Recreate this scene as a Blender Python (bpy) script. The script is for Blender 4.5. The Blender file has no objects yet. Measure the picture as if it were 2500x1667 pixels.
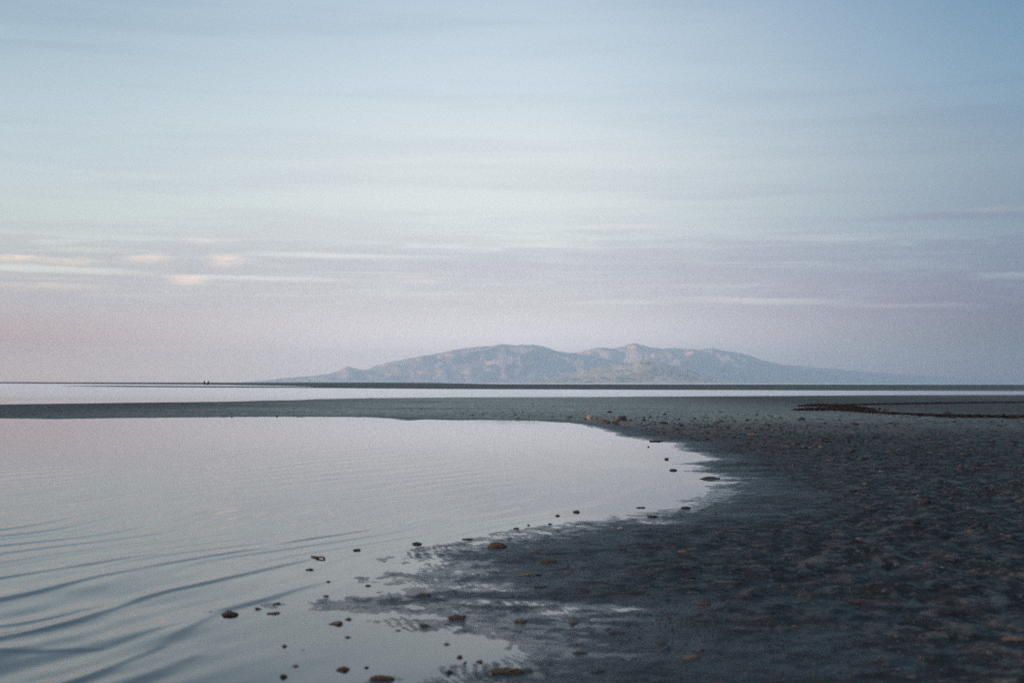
import bpy, bmesh, math, random
import numpy as np
from mathutils import Vector, Matrix

# ------------------------------------------------------------------ camera
R = math.radians
scn = bpy.context.scene
CAM_H, FPX, W0, H0 = 0.85, 3472.0, 2500.0, 1667.0      # eye height, focal length in photo pixels
PITCH, ROLL = 1.671, 0.0716
cam_d = bpy.data.cameras.new("camera")
cam_d.lens, cam_d.sensor_width = 50.0, 36.0
cam_d.clip_start, cam_d.clip_end = 0.05, 200000.0
cam_d.dof.use_dof = True
cam_d.dof.focus_distance = 22.0
cam_d.dof.aperture_fstop = 4.5
cam = bpy.data.objects.new("camera", cam_d)
scn.collection.objects.link(cam)
CAM_M = Matrix.Translation((0, 0, CAM_H)) @ Matrix.Rotation(R(90 + PITCH), 4, 'X') @ Matrix.Rotation(R(ROLL), 4, 'Z')
cam.matrix_world = CAM_M
scn.camera = cam
scn.cycles.use_denoising = False
scn.cycles.max_bounces = 8
scn.cycles.transparent_max_bounces = 12
scn.cycles.volume_bounces = 6
scn.cycles.use_adaptive_sampling = True
scn.cycles.adaptive_threshold = 0.022
scn.cycles.sample_clamp_indirect = 1.6
scn.cycles.caustics_reflective = False
scn.cycles.caustics_refractive = False
scn.view_settings.view_transform = 'Standard'
scn.view_settings.look = 'None'
scn.view_settings.exposure = 0.0
scn.view_settings.gamma = 1.0
scn.view_settings.use_curve_mapping = False

def lin(r, g, b):
    f = lambda c: c / 12.92 if c <= 0.04045 else ((c + 0.055) / 1.055) ** 2.4
    return (f(r / 255), f(g / 255), f(b / 255), 1.0)

class NT:
    """small helper to write node graphs as expressions"""
    def __init__(s, tree):
        s.t = tree; s.n = tree.nodes; s.l = tree.links
    def new(s, typ, **kw):
        n = s.n.new(typ)
        for k, v in kw.items(): setattr(n, k, v)
        return n
    def put(s, sock, v):
        if hasattr(v, 'is_output'): s.l.new(v, sock)
        else: sock.default_value = v
    def m(s, op, a, b=None, c=None):
        n = s.new('ShaderNodeMath', operation=op)
        for i, v in enumerate((a, b, c)):
            if v is not None: s.put(n.inputs[i], v)
        return n.outputs[0]
    def add(s, a, b): return s.m('ADD', a, b)
    def sub(s, a, b): return s.m('SUBTRACT', a, b)
    def mul(s, a, b): return s.m('MULTIPLY', a, b)
    def mx(s, a, b): return s.m('MAXIMUM', a, b)
    def sm(s, v, a, b, lo=0.0, hi=1.0):
        n = s.new('ShaderNodeMapRange', interpolation_type='SMOOTHSTEP')
        s.put(n.inputs[0], v)
        for i, q in enumerate((a, b, lo, hi)): s.put(n.inputs[1 + i], q)
        return n.outputs[0]
    def xyz(s, x, y, z=0.0):
        n = s.new('ShaderNodeCombineXYZ')
        for i, v in enumerate((x, y, z)): s.put(n.inputs[i], v)
        return n.outputs[0]
    def noise(s, vec, scale=1.0, detail=3.0, rough=0.5, lac=2.0, dist=0.0):
        n = s.new('ShaderNodeTexNoise')
        s.put(n.inputs['Vector'], vec)
        n.inputs['Scale'].default_value = scale; n.inputs['Detail'].default_value = detail
        n.inputs['Roughness'].default_value = rough; n.inputs['Lacunarity'].default_value = lac
        n.inputs['Distortion'].default_value = dist
        return n.outputs['Fac']
    def mix(s, f, a, b):
        n = s.new('ShaderNodeMix', data_type='RGBA')
        s.put(n.inputs[0], f); s.put(n.inputs[6], a); s.put(n.inputs[7], b)
        return n.outputs[2]
    def ramp(s, f, stops):
        n = s.new('ShaderNodeValToRGB'); e = n.color_ramp.elements
        while len(e) < len(stops): e.new(0.5)
        for q, (p, c) in zip(e, stops): q.position = p; q.color = c
        s.put(n.inputs[0], f); return n.outputs[0]

# ------------------------------------------------------------------ sky
SUN_AZ, SUN_EL = -122.0, 3.0          # degrees; azimuth from the view axis, positive to the right
world = bpy.data.worlds.new("World"); scn.world = world
world.use_nodes = True
T = NT(world.node_tree)
for n in list(T.n): T.n.remove(n)
geo = T.new('ShaderNodeTexCoord')
nrm = T.new('ShaderNodeVectorMath', operation='NORMALIZE'); T.l.new(geo.outputs['Generated'], nrm.inputs[0])
sep = T.new('ShaderNodeSeparateXYZ'); T.l.new(nrm.outputs[0], sep.inputs[0])
DX, DY, DZ = sep.outputs
EL = T.mul(T.m('ARCSINE', DZ), 57.29578)
AZ = T.mul(T.m('ARCTAN2', DX, DY), 57.29578)
ELC = T.mx(EL, 0.0)
# twilight position: 1 towards the sunset, 0 opposite
ANTI = 70.0
FS = T.sub(0.5, T.mul(0.5, T.m('COSINE', T.mul(T.sub(AZ, ANTI), 0.0174533))))
def elramp(stops):
    return T.ramp(T.m('DIVIDE', ELC, 90.0), [(e / 90.0, lin(*c)) for e, c in stops])
ELS = [0.0, 0.35, 1.4, 3.0, 4.6, 6.2, 8.8, 12.0, 15.2]
# linear radiance of the clear air and of the cloud layer by elevation; columns: away from the sunset, view axis, towards the sunset
SKYTAB = {'r': [(0.085, 0.085, 0.221), (0.085, 0.085, 0.221), (0.085, 0.085, 0.085), (0.283, 0.307, 0.458), (0.371, 0.470, 0.578), (0.220, 0.302, 0.411), (0.260, 0.370, 0.476), (0.206, 0.356, 0.502), (0.147, 0.285, 0.451)], 'c': [(1.200, 1.200, 1.200), (1.200, 1.200, 1.200), (1.200, 1.200, 1.200), (0.991, 1.006, 0.947), (0.872, 0.906, 0.890), (0.883, 0.952, 0.925), (0.856, 0.905, 0.908), (0.686, 0.791, 0.864), (0.538, 0.660, 0.773)], 'l': [(1.130, 0.697, 0.570), (1.130, 0.697, 0.570), (0.809, 0.389, 0.333), (0.693, 0.691, 0.680), (0.775, 0.825, 0.752), (0.690, 0.762, 0.735), (0.636, 0.745, 0.786), (0.472, 0.607, 0.683), (0.347, 0.495, 0.628)]}
CLDTAB = {'r': [(0.080, 0.080, 0.208), (0.080, 0.080, 0.208), (0.080, 0.080, 0.080), (0.187, 0.162, 0.291), (0.230, 0.270, 0.382), (0.220, 0.266, 0.403), (0.234, 0.337, 0.443), (0.186, 0.324, 0.467), (0.132, 0.260, 0.419)], 'c': [(1.504, 1.308, 1.387), (1.504, 1.308, 1.387), (1.600, 1.419, 1.450), (0.886, 0.823, 0.838), (0.681, 0.673, 0.734), (0.765, 0.798, 0.829), (0.771, 0.823, 0.845), (0.618, 0.719, 0.804), (0.484, 0.601, 0.719)], 'l': [(1.066, 0.657, 0.537), (1.066, 0.657, 0.537), (0.763, 0.367, 0.314), (0.613, 0.544, 0.571), (0.606, 0.608, 0.607), (0.616, 0.648, 0.686), (0.573, 0.678, 0.731), (0.424, 0.552, 0.636), (0.312, 0.450, 0.584)]}
UPPER = [(28, (160, 192, 218)), (50, (156, 188, 219)), (88, (150, 184, 218))]
def tabramp(tab, extra):
    st = [(e / 90.0, tuple(c) + (1.0,)) for e, c in zip(ELS, tab)] + [(e / 90.0, lin(*c)) for e, c in extra]
    return T.ramp(T.m('DIVIDE', ELC, 90.0), st)
sky_r, sky_c, sky_l = (tabramp(SKYTAB[k], UPPER) for k in 'rcl')
sky_s = elramp([(0, (250, 190, 140)), (3, (246, 206, 172)), (8, (232, 214, 198)), (15, (205, 208, 208)), (28, (172, 198, 216)), (50, (158, 189, 218)), (88, (150, 184, 218))])
clear = T.mix(T.sm(FS, 0.15, 0.33), sky_r, sky_c)
clear = T.mix(T.sm(FS, 0.33, 0.52), clear, sky_l)
clear = T.mix(T.sm(FS, 0.52, 1.0), clear, sky_s)
# cloud colour and masks, all laid out over azimuth and elevation
streak_v = T.xyz(T.mul(AZ, 0.16), T.mul(EL, 1.25))
n_big = T.noise(streak_v, 0.55, 4.0, 0.55)
n_fine = T.noise(T.xyz(T.mul(AZ, 0.35), T.mul(EL, 3.4), 3.7), 1.0, 5.0, 0.6)
n_puff = T.noise(T.xyz(T.mul(AZ, 1.1), T.mul(EL, 3.0), 9.1), 1.0, 5.0, 0.6)
n_str = T.noise(T.xyz(T.mul(AZ, 0.10), T.mul(EL, 3.6), 5.3), 1.0, 5.0, 0.6)
ela = T.add(T.add(EL, T.mul(T.sub(n_big, 0.5), 2.0)), T.mul(T.sub(n_fine, 0.5), 2.2))
band = T.sm(ela, 5.95, 5.45)
holes = T.mul(T.sm(n_str, 0.55, 0.70), T.sm(EL, 2.2, 4.6, 0.15, 0.75))
band = T.mul(band, T.sub(1.0, holes))
n_up = T.noise(T.xyz(T.mul(AZ, 0.055), T.mul(EL, 0.85), 7.7), 1.0, 5.0, 0.58)
upwisp = T.mul(T.sm(n_up, 0.46, 0.66), T.mul(T.sm(EL, 34.0, 14.0), 0.8))
def P(x, y): return ((x - 1250) / 60.6, (934.5 - y) / 60.6)
def ell(x, y, rx, ry, tilt=0.0, warp=0.9, lo=1.0, hi=0.15):
    a0, e0 = P(x, y)
    da = T.sub(AZ, a0)
    de = T.add(T.sub(EL, e0), T.mul(da, tilt))
    de = T.add(de, T.mul(T.sub(n_fine, 0.5), warp * ry / 30.0))
    da = T.m('DIVIDE', da, rx / 60.6); de = T.m('DIVIDE', de, ry / 60.6)
    r = T.m('SQRT', T.add(T.mul(da, da), T.mul(de, de)))
    return T.sm(r, lo, hi)
def many(lst, **kw):
    o = None
    for x, y, rx, ry, tilt, w in lst:
        e = T.mul(ell(x, y, rx, ry, tilt, **kw), w)
        o = e if o is None else T.mx(o, e)
    return o
gaps = many([(100, 671, 430, 12, .012, .9), (620, 684, 330, 10, .012, .75), (830, 627, 340, 10, .006, .7), (430, 853, 300, 9, -.006, .75), (900, 858, 260, 9, 0, .3),
             (1860, 736, 300, 12, .022, .8), (2180, 750, 260, 9, .012, .5), (1530, 738, 230, 9, -.01, .45), (2450, 687, 170, 12, 0, .45),
             (1330, 598, 190, 11, .02, .3), (2080, 588, 350, 12, .01, .35), (1640, 600, 140, 10, 0, .2), (30, 845, 160, 9, 0, .4)])
wisps = many([(640, 602, 340, 17, .012, 1.), (1480, 567, 230, 17, .004, .85), (2250, 546, 400, 15, -.004, 1.), (1750, 592, 460, 22, 0, .8), (330, 650, 450, 17, 0, .8),
              (1950, 576, 180, 9, 0, .7), (1060, 610, 260, 14, .01, .8)])
pinks = many([(470, 692, 60, 19, 0, 1.), (560, 641, 66, 20, 0, .8), (370, 642, 75, 13, 0, .8), (85, 648, 90, 15, 0, .95), (200, 653, 110, 11, 0, .55),
              (525, 597, 90, 11, 0, .5), (1030, 684, 90, 12, 0, .35), (140, 711, 200, 11, .02, .45), (140, 892, 520, 46, 0, .20), (2390, 534, 150, 9, 0, .22), (1560, 556, 200, 9, 0, .2)],
             warp=1.4, lo=1.15, hi=0.0)
cl_r, cl_c, cl_l = (tabramp(CLDTAB[k], UPPER) for k in 'rcl')
cl_s = elramp([(0, (235, 170, 140)), (4, (225, 180, 160)), (8, (200, 188, 188)), (88, (150, 168, 188))])
ccol = T.mix(T.sm(FS, 0.15, 0.33), cl_r, cl_c)
ccol = T.mix(T.sm(FS, 0.33, 0.52), ccol, cl_l)
ccol = T.mix(T.sm(FS, 0.52, 1.0), ccol, cl_s)
mask = T.mul(band, T.sm(n_fine, 0.25, 0.60, 0.55, 1.0))
mask = T.mx(mask, wisps); mask = T.mx(mask, upwisp)
mask = T.mul(mask, T.sub(1.0, T.mul(gaps, 0.8)))
sky = T.mix(mask, clear, ccol)
def plus(a, f, c):
    n = T.new('ShaderNodeMix', data_type='RGBA', blend_type='ADD')
    T.put(n.inputs[0], f); T.put(n.inputs[6], a); n.inputs[7].default_value = c
    return n.outputs[2]
side = T.sm(FS, 0.12, 0.42, 0.75, 1.0)
sky = plus(sky, T.mul(T.mul(gaps, side), T.sm(n_fine, 0.2, 0.6, 0.5, 1.0)), (0.20, 0.175, 0.115, 1))
sky = plus(sky, T.mul(T.mul(pinks, side), T.sm(n_puff, 0.22, 0.55)), (0.52, 0.28, 0.13, 1))
nish = T.new('ShaderNodeTexSky', sky_type='NISHITA')
nish.sun_disc = False; nish.sun_elevation = R(SUN_EL); nish.sun_rotation = R(SUN_AZ); nish.altitude = 1280
bg1 = T.new('ShaderNodeBackground'); T.l.new(nish.outputs[0], bg1.inputs[0]); bg1.inputs[1].default_value = 0.06
bg2 = T.new('ShaderNodeBackground'); T.l.new(sky, bg2.inputs[0]); bg2.inputs[1].default_value = 1.0
mxs = T.new('ShaderNodeMixShader'); mxs.inputs[0].default_value = 0.93      # thin twilight cloud veil over the clear air
T.l.new(bg1.outputs[0], mxs.inputs[1]); T.l.new(bg2.outputs[0], mxs.inputs[2])
wo = T.new('ShaderNodeOutputWorld'); T.l.new(mxs.outputs[0], wo.inputs[0])

# ------------------------------------------------------------------ sun
sun_d = bpy.data.lights.new("sun", 'SUN'); sun_d.energy = 5.0; sun_d.angle = R(0.53); sun_d.color = (1.0, 0.54, 0.47)
sun = bpy.data.objects.new("sun", sun_d); scn.collection.objects.link(sun)
sv = Vector((math.sin(R(SUN_AZ)) * math.cos(R(SUN_EL)), math.cos(R(SUN_AZ)) * math.cos(R(SUN_EL)), math.sin(R(SUN_EL))))
sun.rotation_euler = sv.to_track_quat('Z', 'Y').to_euler()

# ------------------------------------------------------------------ tools
C = scn.collection
rot3 = np.array(CAM_M.to_3x3())
def ray(px, py):
    v = np.stack([(np.asarray(px, float) - W0 / 2) / FPX, -(np.asarray(py, float) - H0 / 2) / FPX, -np.ones_like(np.asarray(px, float))], -1)
    return v @ rot3.T
def g(px, py, z=0.0):
    """ground point seen at a photo pixel"""
    d = ray(px, py); t = (z - CAM_H) / d[..., 2]
    return d[..., 0] * t, d[..., 1] * t

rng = np.random.default_rng(7)
_perm = np.concatenate([rng.permutation(256)] * 3)
_ang = rng.random(256) * 2 * np.pi
_cos, _sin = np.cos(_ang), np.sin(_ang)
def pn(x, y, seed=0):
    x = np.asarray(x, float) + seed * 17.31; y = np.asarray(y, float) + seed * 9.77
    xi = np.floor(x).astype(np.int64); yi = np.floor(y).astype(np.int64)
    xf = x - xi; yf = y - yi; xi &= 255; yi &= 255
    u = xf * xf * xf * (xf * (xf * 6 - 15) + 10); v = yf * yf * yf * (yf * (yf * 6 - 15) + 10)
    def gr(ix, iy, fx, fy):
        k = _perm[_perm[ix] + iy] & 255
        return _cos[k] * fx + _sin[k] * fy
    a = gr(xi, yi, xf, yf); b = gr(xi + 1, yi, xf - 1, yf); c = gr(xi, yi + 1, xf, yf - 1); d = gr(xi + 1, yi + 1, xf - 1, yf - 1)
    return (a + u * (b - a)) * (1 - v) + (c + u * (d - c)) * v
def fbm(x, y, o=4, seed=0, gain=0.5):
    s, a = 0.0, 1.0
    for k in range(o):
        s = s + a * pn(x * 2 ** k, y * 2 ** k, seed + k); a *= gain
    return s
def sstep(a, b, x):
    t = np.clip((x - a) / (b - a), 0, 1); return t * t * (3 - 2 * t)

def mesh_np(name, V, F, mat=None, smooth=True):
    me = bpy.data.meshes.new(name)
    V = np.asarray(V, np.float32); F = np.asarray(F, np.int32); k = F.shape[1]
    me.vertices.add(len(V)); me.vertices.foreach_set('co', V.ravel())
    me.loops.add(F.size); me.loops.foreach_set('vertex_index', F.ravel())
    me.polygons.add(len(F)); me.polygons.foreach_set('loop_start', np.arange(0, F.size, k, dtype=np.int32))
    me.polygons.foreach_set('loop_total', np.full(len(F), k, np.int32))
    me.polygons.foreach_set('use_smooth', np.full(len(F), smooth))
    me.update(); me.validate()
    if mat: me.materials.append(mat)
    return me
def obj(name, me, parent=None, kind=None, label=None, cat=None, group=None):
    o = bpy.data.objects.new(name, me); C.objects.link(o)
    if parent: o.parent = parent
    for k, v in (('kind', kind), ('label', label), ('category', cat), ('group', group)):
        if v: o[k] = v
    return o
def grid_faces(nr, nc, wrap=False):
    r = np.arange(nr - 1)[:, None]; c = np.arange(nc if wrap else nc - 1)[None, :]
    c1 = (c + 1) % nc
    return np.stack([r * nc + c, r * nc + c1, (r + 1) * nc + c1, (r + 1) * nc + c], -1).reshape(-1, 4)

# ------------------------------------------------------------------ materials
def newmat(name):
    m = bpy.data.materials.new(name); m.use_nodes = True
    t = NT(m.node_tree)
    for n in list(t.n):
        if n.type != 'OUTPUT_MATERIAL': t.n.remove(n)
    t.out = [n for n in t.n if n.type == 'OUTPUT_MATERIAL'][0]
    return m, t
def principled(t, col, rough, spec=0.5, normal=None):
    b = t.new('ShaderNodeBsdfPrincipled')
    t.put(b.inputs['Base Color'], col); t.put(b.inputs['Roughness'], rough)
    t.put(b.inputs['Specular IOR Level'], spec)
    if normal is not None: t.l.new(normal, b.inputs['Normal'])
    t.l.new(b.outputs[0], t.out.inputs['Surface']); return b
def bump(t, h, strength, dist):
    n = t.new('ShaderNodeBump'); n.inputs['Strength'].default_value = strength; n.inputs['Distance'].default_value = dist
    t.l.new(h, n.inputs['Height']); return n.outputs[0]

M_sand, t = newmat("wet_sand")
pos = t.new('ShaderNodeNewGeometry').outputs['Position']
sp = t.new('ShaderNodeSeparateXYZ'); t.l.new(pos, sp.inputs[0])
wob = t.noise(pos, 1.4, 4, 0.6)
zz = t.add(sp.outputs[2], t.mul(t.sub(wob, 0.5), 0.03))
wet = t.sm(zz, 0.020, 0.003)
big = t.noise(pos, 0.09, 4, 0.6)
yy = t.add(sp.outputs[1], t.mul(t.sub(big, 0.5), 26.0))
damp_vignette = t.sm(yy, 48.0, 14.0)
damp_vignette = t.mx(damp_vignette, t.mul(t.sm(t.add(sp.outputs[0], t.mul(t.sub(big, 0.5), 12.0)), -1.0, -15.0), t.sm(sp.outputs[1], 140.0, 90.0, 0.0, 0.85)))  # lens vignette on the left, painted in with the damp mud colour
damp_vignette = t.mx(damp_vignette, t.mul(t.sm(sp.outputs[0], 0.0, 15.0), t.sm(sp.outputs[1], 150.0, 60.0, 0.45, 0.9)))
streak = t.noise(t.xyz(t.mul(sp.outputs[0], 0.10), t.mul(sp.outputs[1], 0.35)), 1.0, 4, 0.6)
damp_vignette = t.mx(damp_vignette, t.mul(t.sm(streak, 0.50, 0.68), 0.6))
damp_vignette = t.mx(damp_vignette, t.sm(sp.outputs[1], 110.0, 200.0, 0.0, 0.78))
grain = t.noise(pos, 95.0, 4, 0.7)
blot = t.noise(pos, 2.1, 5, 0.62)
blot2 = t.noise(pos, 0.55, 4, 0.55)
fleck = t.noise(pos, 22.0, 4, 0.65)
lumpy = t.noise(pos, 7.5, 5, 0.65)
dry = t.mix(t.sm(blot, 0.35, 0.65), (0.310, 0.298, 0.240, 1), (0.435, 0.418, 0.340, 1))
dry = t.mix(t.mul(t.sm(t.noise(pos, 3.2, 5, 0.7), 0.50, 0.66), 0.55), dry, (0.16, 0.158, 0.135, 1))
dmp = t.mix(t.sm(blot, 0.35, 0.65), (0.016, 0.018, 0.018, 1), (0.030, 0.032, 0.031, 1))
dmp = t.mix(t.sm(lumpy, 0.47, 0.62), dmp, (0.085, 0.087, 0.080, 1))
dmp = t.mix(t.sm(lumpy, 0.44, 0.33), dmp, (0.011, 0.012, 0.012, 1))
dmp = t.mix(t.mul(t.sm(blot2, 0.54, 0.68), t.sm(fleck, 0.45, 0.65)), dmp, (0.110, 0.080, 0.050, 1))
dmp = t.mix(t.sm(fleck, 0.56, 0.70), dmp, (0.120, 0.116, 0.104, 1))
dmp = t.mix(t.sm(fleck, 0.42, 0.30), dmp, (0.009, 0.009, 0.009, 1))
wcol = t.mix(t.sm(blot, 0.35, 0.65), (0.014, 0.020, 0.024, 1), (0.026, 0.034, 0.037, 1))
wcol = t.mix(t.sm(fleck, 0.44, 0.28), wcol, (0.016, 0.018, 0.019, 1))
col = t.mix(wet, t.mix(damp_vignette, dry, dmp), wcol)
col = t.mix(t.mul(t.sm(grain, 0.3, 0.7), 0.25), col, t.mix(0.55, col, (0.02, 0.022, 0.024, 1)))
film = t.sm(t.add(sp.outputs[2], t.mul(t.sub(t.noise(pos, 16.0, 4, 0.65), 0.5), 0.008)), 0.0048, -0.0005)
rgh = t.mul(t.sm(wet, 0.0, 1.0, 0.85, 0.48), t.sm(film, 0.0, 1.0, 1.0, 0.28))
principled(t, col, rgh, t.sm(film, 0.0, 1.0, 0.12, 0.30), bump(t, t.add(t.add(t.mul(grain, 0.35), fleck), t.mul(lumpy, 2.0)), 0.8, 0.020))

M_water, t = newmat("lake_water")
pos = t.new('ShaderNodeNewGeometry').outputs['Position']
mp = t.new('ShaderNodeMapping'); t.l.new(pos, mp.inputs[0]); mp.inputs['Rotation'].default_value = (0, 0, R(24)); mp.inputs['Scale'].default_value = (3.2, 0.8, 1)
rip = t.noise(mp.outputs[0], 2.2, 3, 0.5)
nb = bump(t, rip, 0.10, 0.012)
fr = t.new('ShaderNodeFresnel'); fr.inputs[0].default_value = 1.33; t.l.new(nb, fr.inputs['Normal'])
gl = t.new('ShaderNodeBsdfGlossy'); spw = t.new('ShaderNodeSeparateXYZ'); t.l.new(pos, spw.inputs[0]); t.put(gl.inputs['Roughness'], t.sm(spw.outputs[1], 45.0, 95.0, 0.02, 0.13)); gl.inputs['Color'].default_value = (1, 1, 1, 1); t.l.new(nb, gl.inputs['Normal'])
tr = t.new('ShaderNodeBsdfTransparent'); tr.inputs[0].default_value = (0.36, 0.62, 0.70, 1)
ms = t.new('ShaderNodeMixShader'); t.l.new(fr.outputs[0], ms.inputs[0]); t.l.new(tr.outputs[0], ms.inputs[1]); t.l.new(gl.outputs[0], ms.inputs[2])
t.l.new(ms.outputs[0], t.out.inputs['Surface'])

def rockmat(name, c1, c2, rough=0.75, scale=55.0):
    m, t = newmat(name)
    p = t.new('ShaderNodeTexCoord').outputs['Object']
    n1 = t.noise(p, scale, 4, 0.65); n2 = t.noise(p, scale * 3.5, 3, 0.6)
    c = t.mix(t.sm(n1, 0.36, 0.64), c1 + (1,), c2 + (1,))
    c = t.mix(t.mul(t.sm(n2, 0.5, 0.7), 0.5), c, tuple(0.4 * v for v in c1) + (1,))
    principled(t, c, rough, 0.4, bump(t, t.add(n1, n2), 0.7, 0.01)); return m
MATS = {'dark': rockmat("dark_mud", (0.024, 0.024, 0.025), (0.062, 0.054, 0.048)),
        'brown': rockmat("brown_mud", (0.040, 0.031, 0.022), (0.13, 0.085, 0.045)),
        'red': rockmat("reddish_mud", (0.050, 0.030, 0.028), (0.15, 0.080, 0.062)),
        'tan': rockmat("tan_stone", (0.10, 0.080, 0.058), (0.22, 0.172, 0.118)),
        'pale': rockmat("pale_stone", (0.24, 0.22, 0.19), (0.46, 0.42, 0.36)),
        'grey': rockmat("grey_stone", (0.075, 0.083, 0.088), (0.16, 0.17, 0.175))}

# ------------------------------------------------------------------ shore layout (outlines of the water bodies)
def poly(pts):
    a = np.array(pts, float); x, y = g(a[:, 0], a[:, 1]); return np.stack([x, y], -1)
POOL = poly([(-900, 1026), (-300, 1022), (0, 1021.5), (140, 1023), (250, 1021), (500, 1018.5), (700, 1017), (900, 1018.5), (1000, 1026), (1040, 1024), (1100, 1026), (1180, 1025),
    (1300, 1027), (1380, 1032), (1430, 1036), (1462, 1052), (1520, 1065), (1580, 1075), (1640, 1081), (1672, 1095), (1640, 1100), (1700, 1108), (1728, 1122),
    (1680, 1131), (1722, 1142), (1690, 1150), (1745, 1160), (1780, 1166), (1720, 1172), (1800, 1177), (1740, 1189), (1735, 1206), (1690, 1216), (1680, 1228), (1620, 1243), (1540, 1256), (1450, 1268),
    (1380, 1277), (1300, 1291), (1240, 1305), (1180, 1314), (1120, 1325), (1060, 1336), (1000, 1347), (945, 1362), (1000, 1374), (1060, 1386), (960, 1398),
    (890, 1410), (900, 1424), (1040, 1432), (900, 1444), (850, 1452), (780, 1458), (740, 1474), (790, 1486), (880, 1496), (1050, 1500), (900, 1512), (980, 1526), (1080, 1538),
    (1180, 1552), (1240, 1566), (1235, 1590), (1190, 1606), (1150, 1622), (1090, 1632), (1100, 1650), (1010, 1658), (930, 1664), (860, 1668), (820, 1690), (500, 1780), (0, 1900), (-900, 2000)])
CHAN = poly([(-900, 995), (-300, 989), (0, 987), (250, 983.5), (500, 981), (700, 977), (820, 973), (900, 971.5), (1100, 970), (1400, 969), (1800, 967), (2100, 965), (2500, 964), (3500, 963),
    (3500, 956), (2500, 954.5), (2000, 953), (1500, 951), (1100, 949.5), (900, 948), (700, 946.5), (500, 945.6), (300, 944.6), (130, 942.5), (300, 941.9), (500, 942.6),
    (700, 943.8), (800, 945), (700, 942), (500, 938.8), (250, 937.3), (0, 935.8), (-900, 934.6)])
LAKE_EDGE = np.array([(-1300, 934.0), (0, 934.9), (500, 936.2), (900, 936.7), (1180, 937.5), (1500, 938.0), (2000, 938.5), (2500, 939.0), (3700, 940.2)])
lx, ly = g(LAKE_EDGE[:, 0], LAKE_EDGE[:, 1])
ex, ey = g(np.array([-1300., 3700.]), np.array([934.0, 940.2]))
LAKE = np.stack([lx, ly], -1)
def far(v, r): return v / np.hypot(*v) * r
ring = [far(np.array([math.sin(a), math.cos(a)]), 40000) for a in np.linspace(R(52), R(-52), 14)]
LAKE = np.concatenate([LAKE, np.array(ring)])
CREST = np.array([(-1300, 1.2), (0, 1.18), (300, 1.0), (500, 0.90), (700, 0.98), (900, 1.02), (1050, 0.85), (1130, 0.5), (1220, 0.14), (2500, 0.12), (3700, 0.12)])

def sdist(P, x, y):
    """signed distance to a closed outline, positive outside"""
    best = np.full(x.shape, 1e18); inside = np.zeros(x.shape, bool)
    n = len(P)
    for i in range(n):
        ax, ay = P[i]; bx, by = P[(i + 1) % n]
        dx, dy = bx - ax, by - ay
        t = np.clip(((x - ax) * dx + (y - ay) * dy) / (dx * dx + dy * dy + 1e-12), 0, 1)
        qx = x - ax - t * dx; qy = y - ay - t * dy
        np.minimum(best, qx * qx + qy * qy, out=best)
        if by != ay:
            inside ^= ((ay > y) != (by > y)) & (x < dx * (y - ay) / dy + ax)
    d = np.sqrt(best); return np.where(inside, -d, d)

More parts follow.
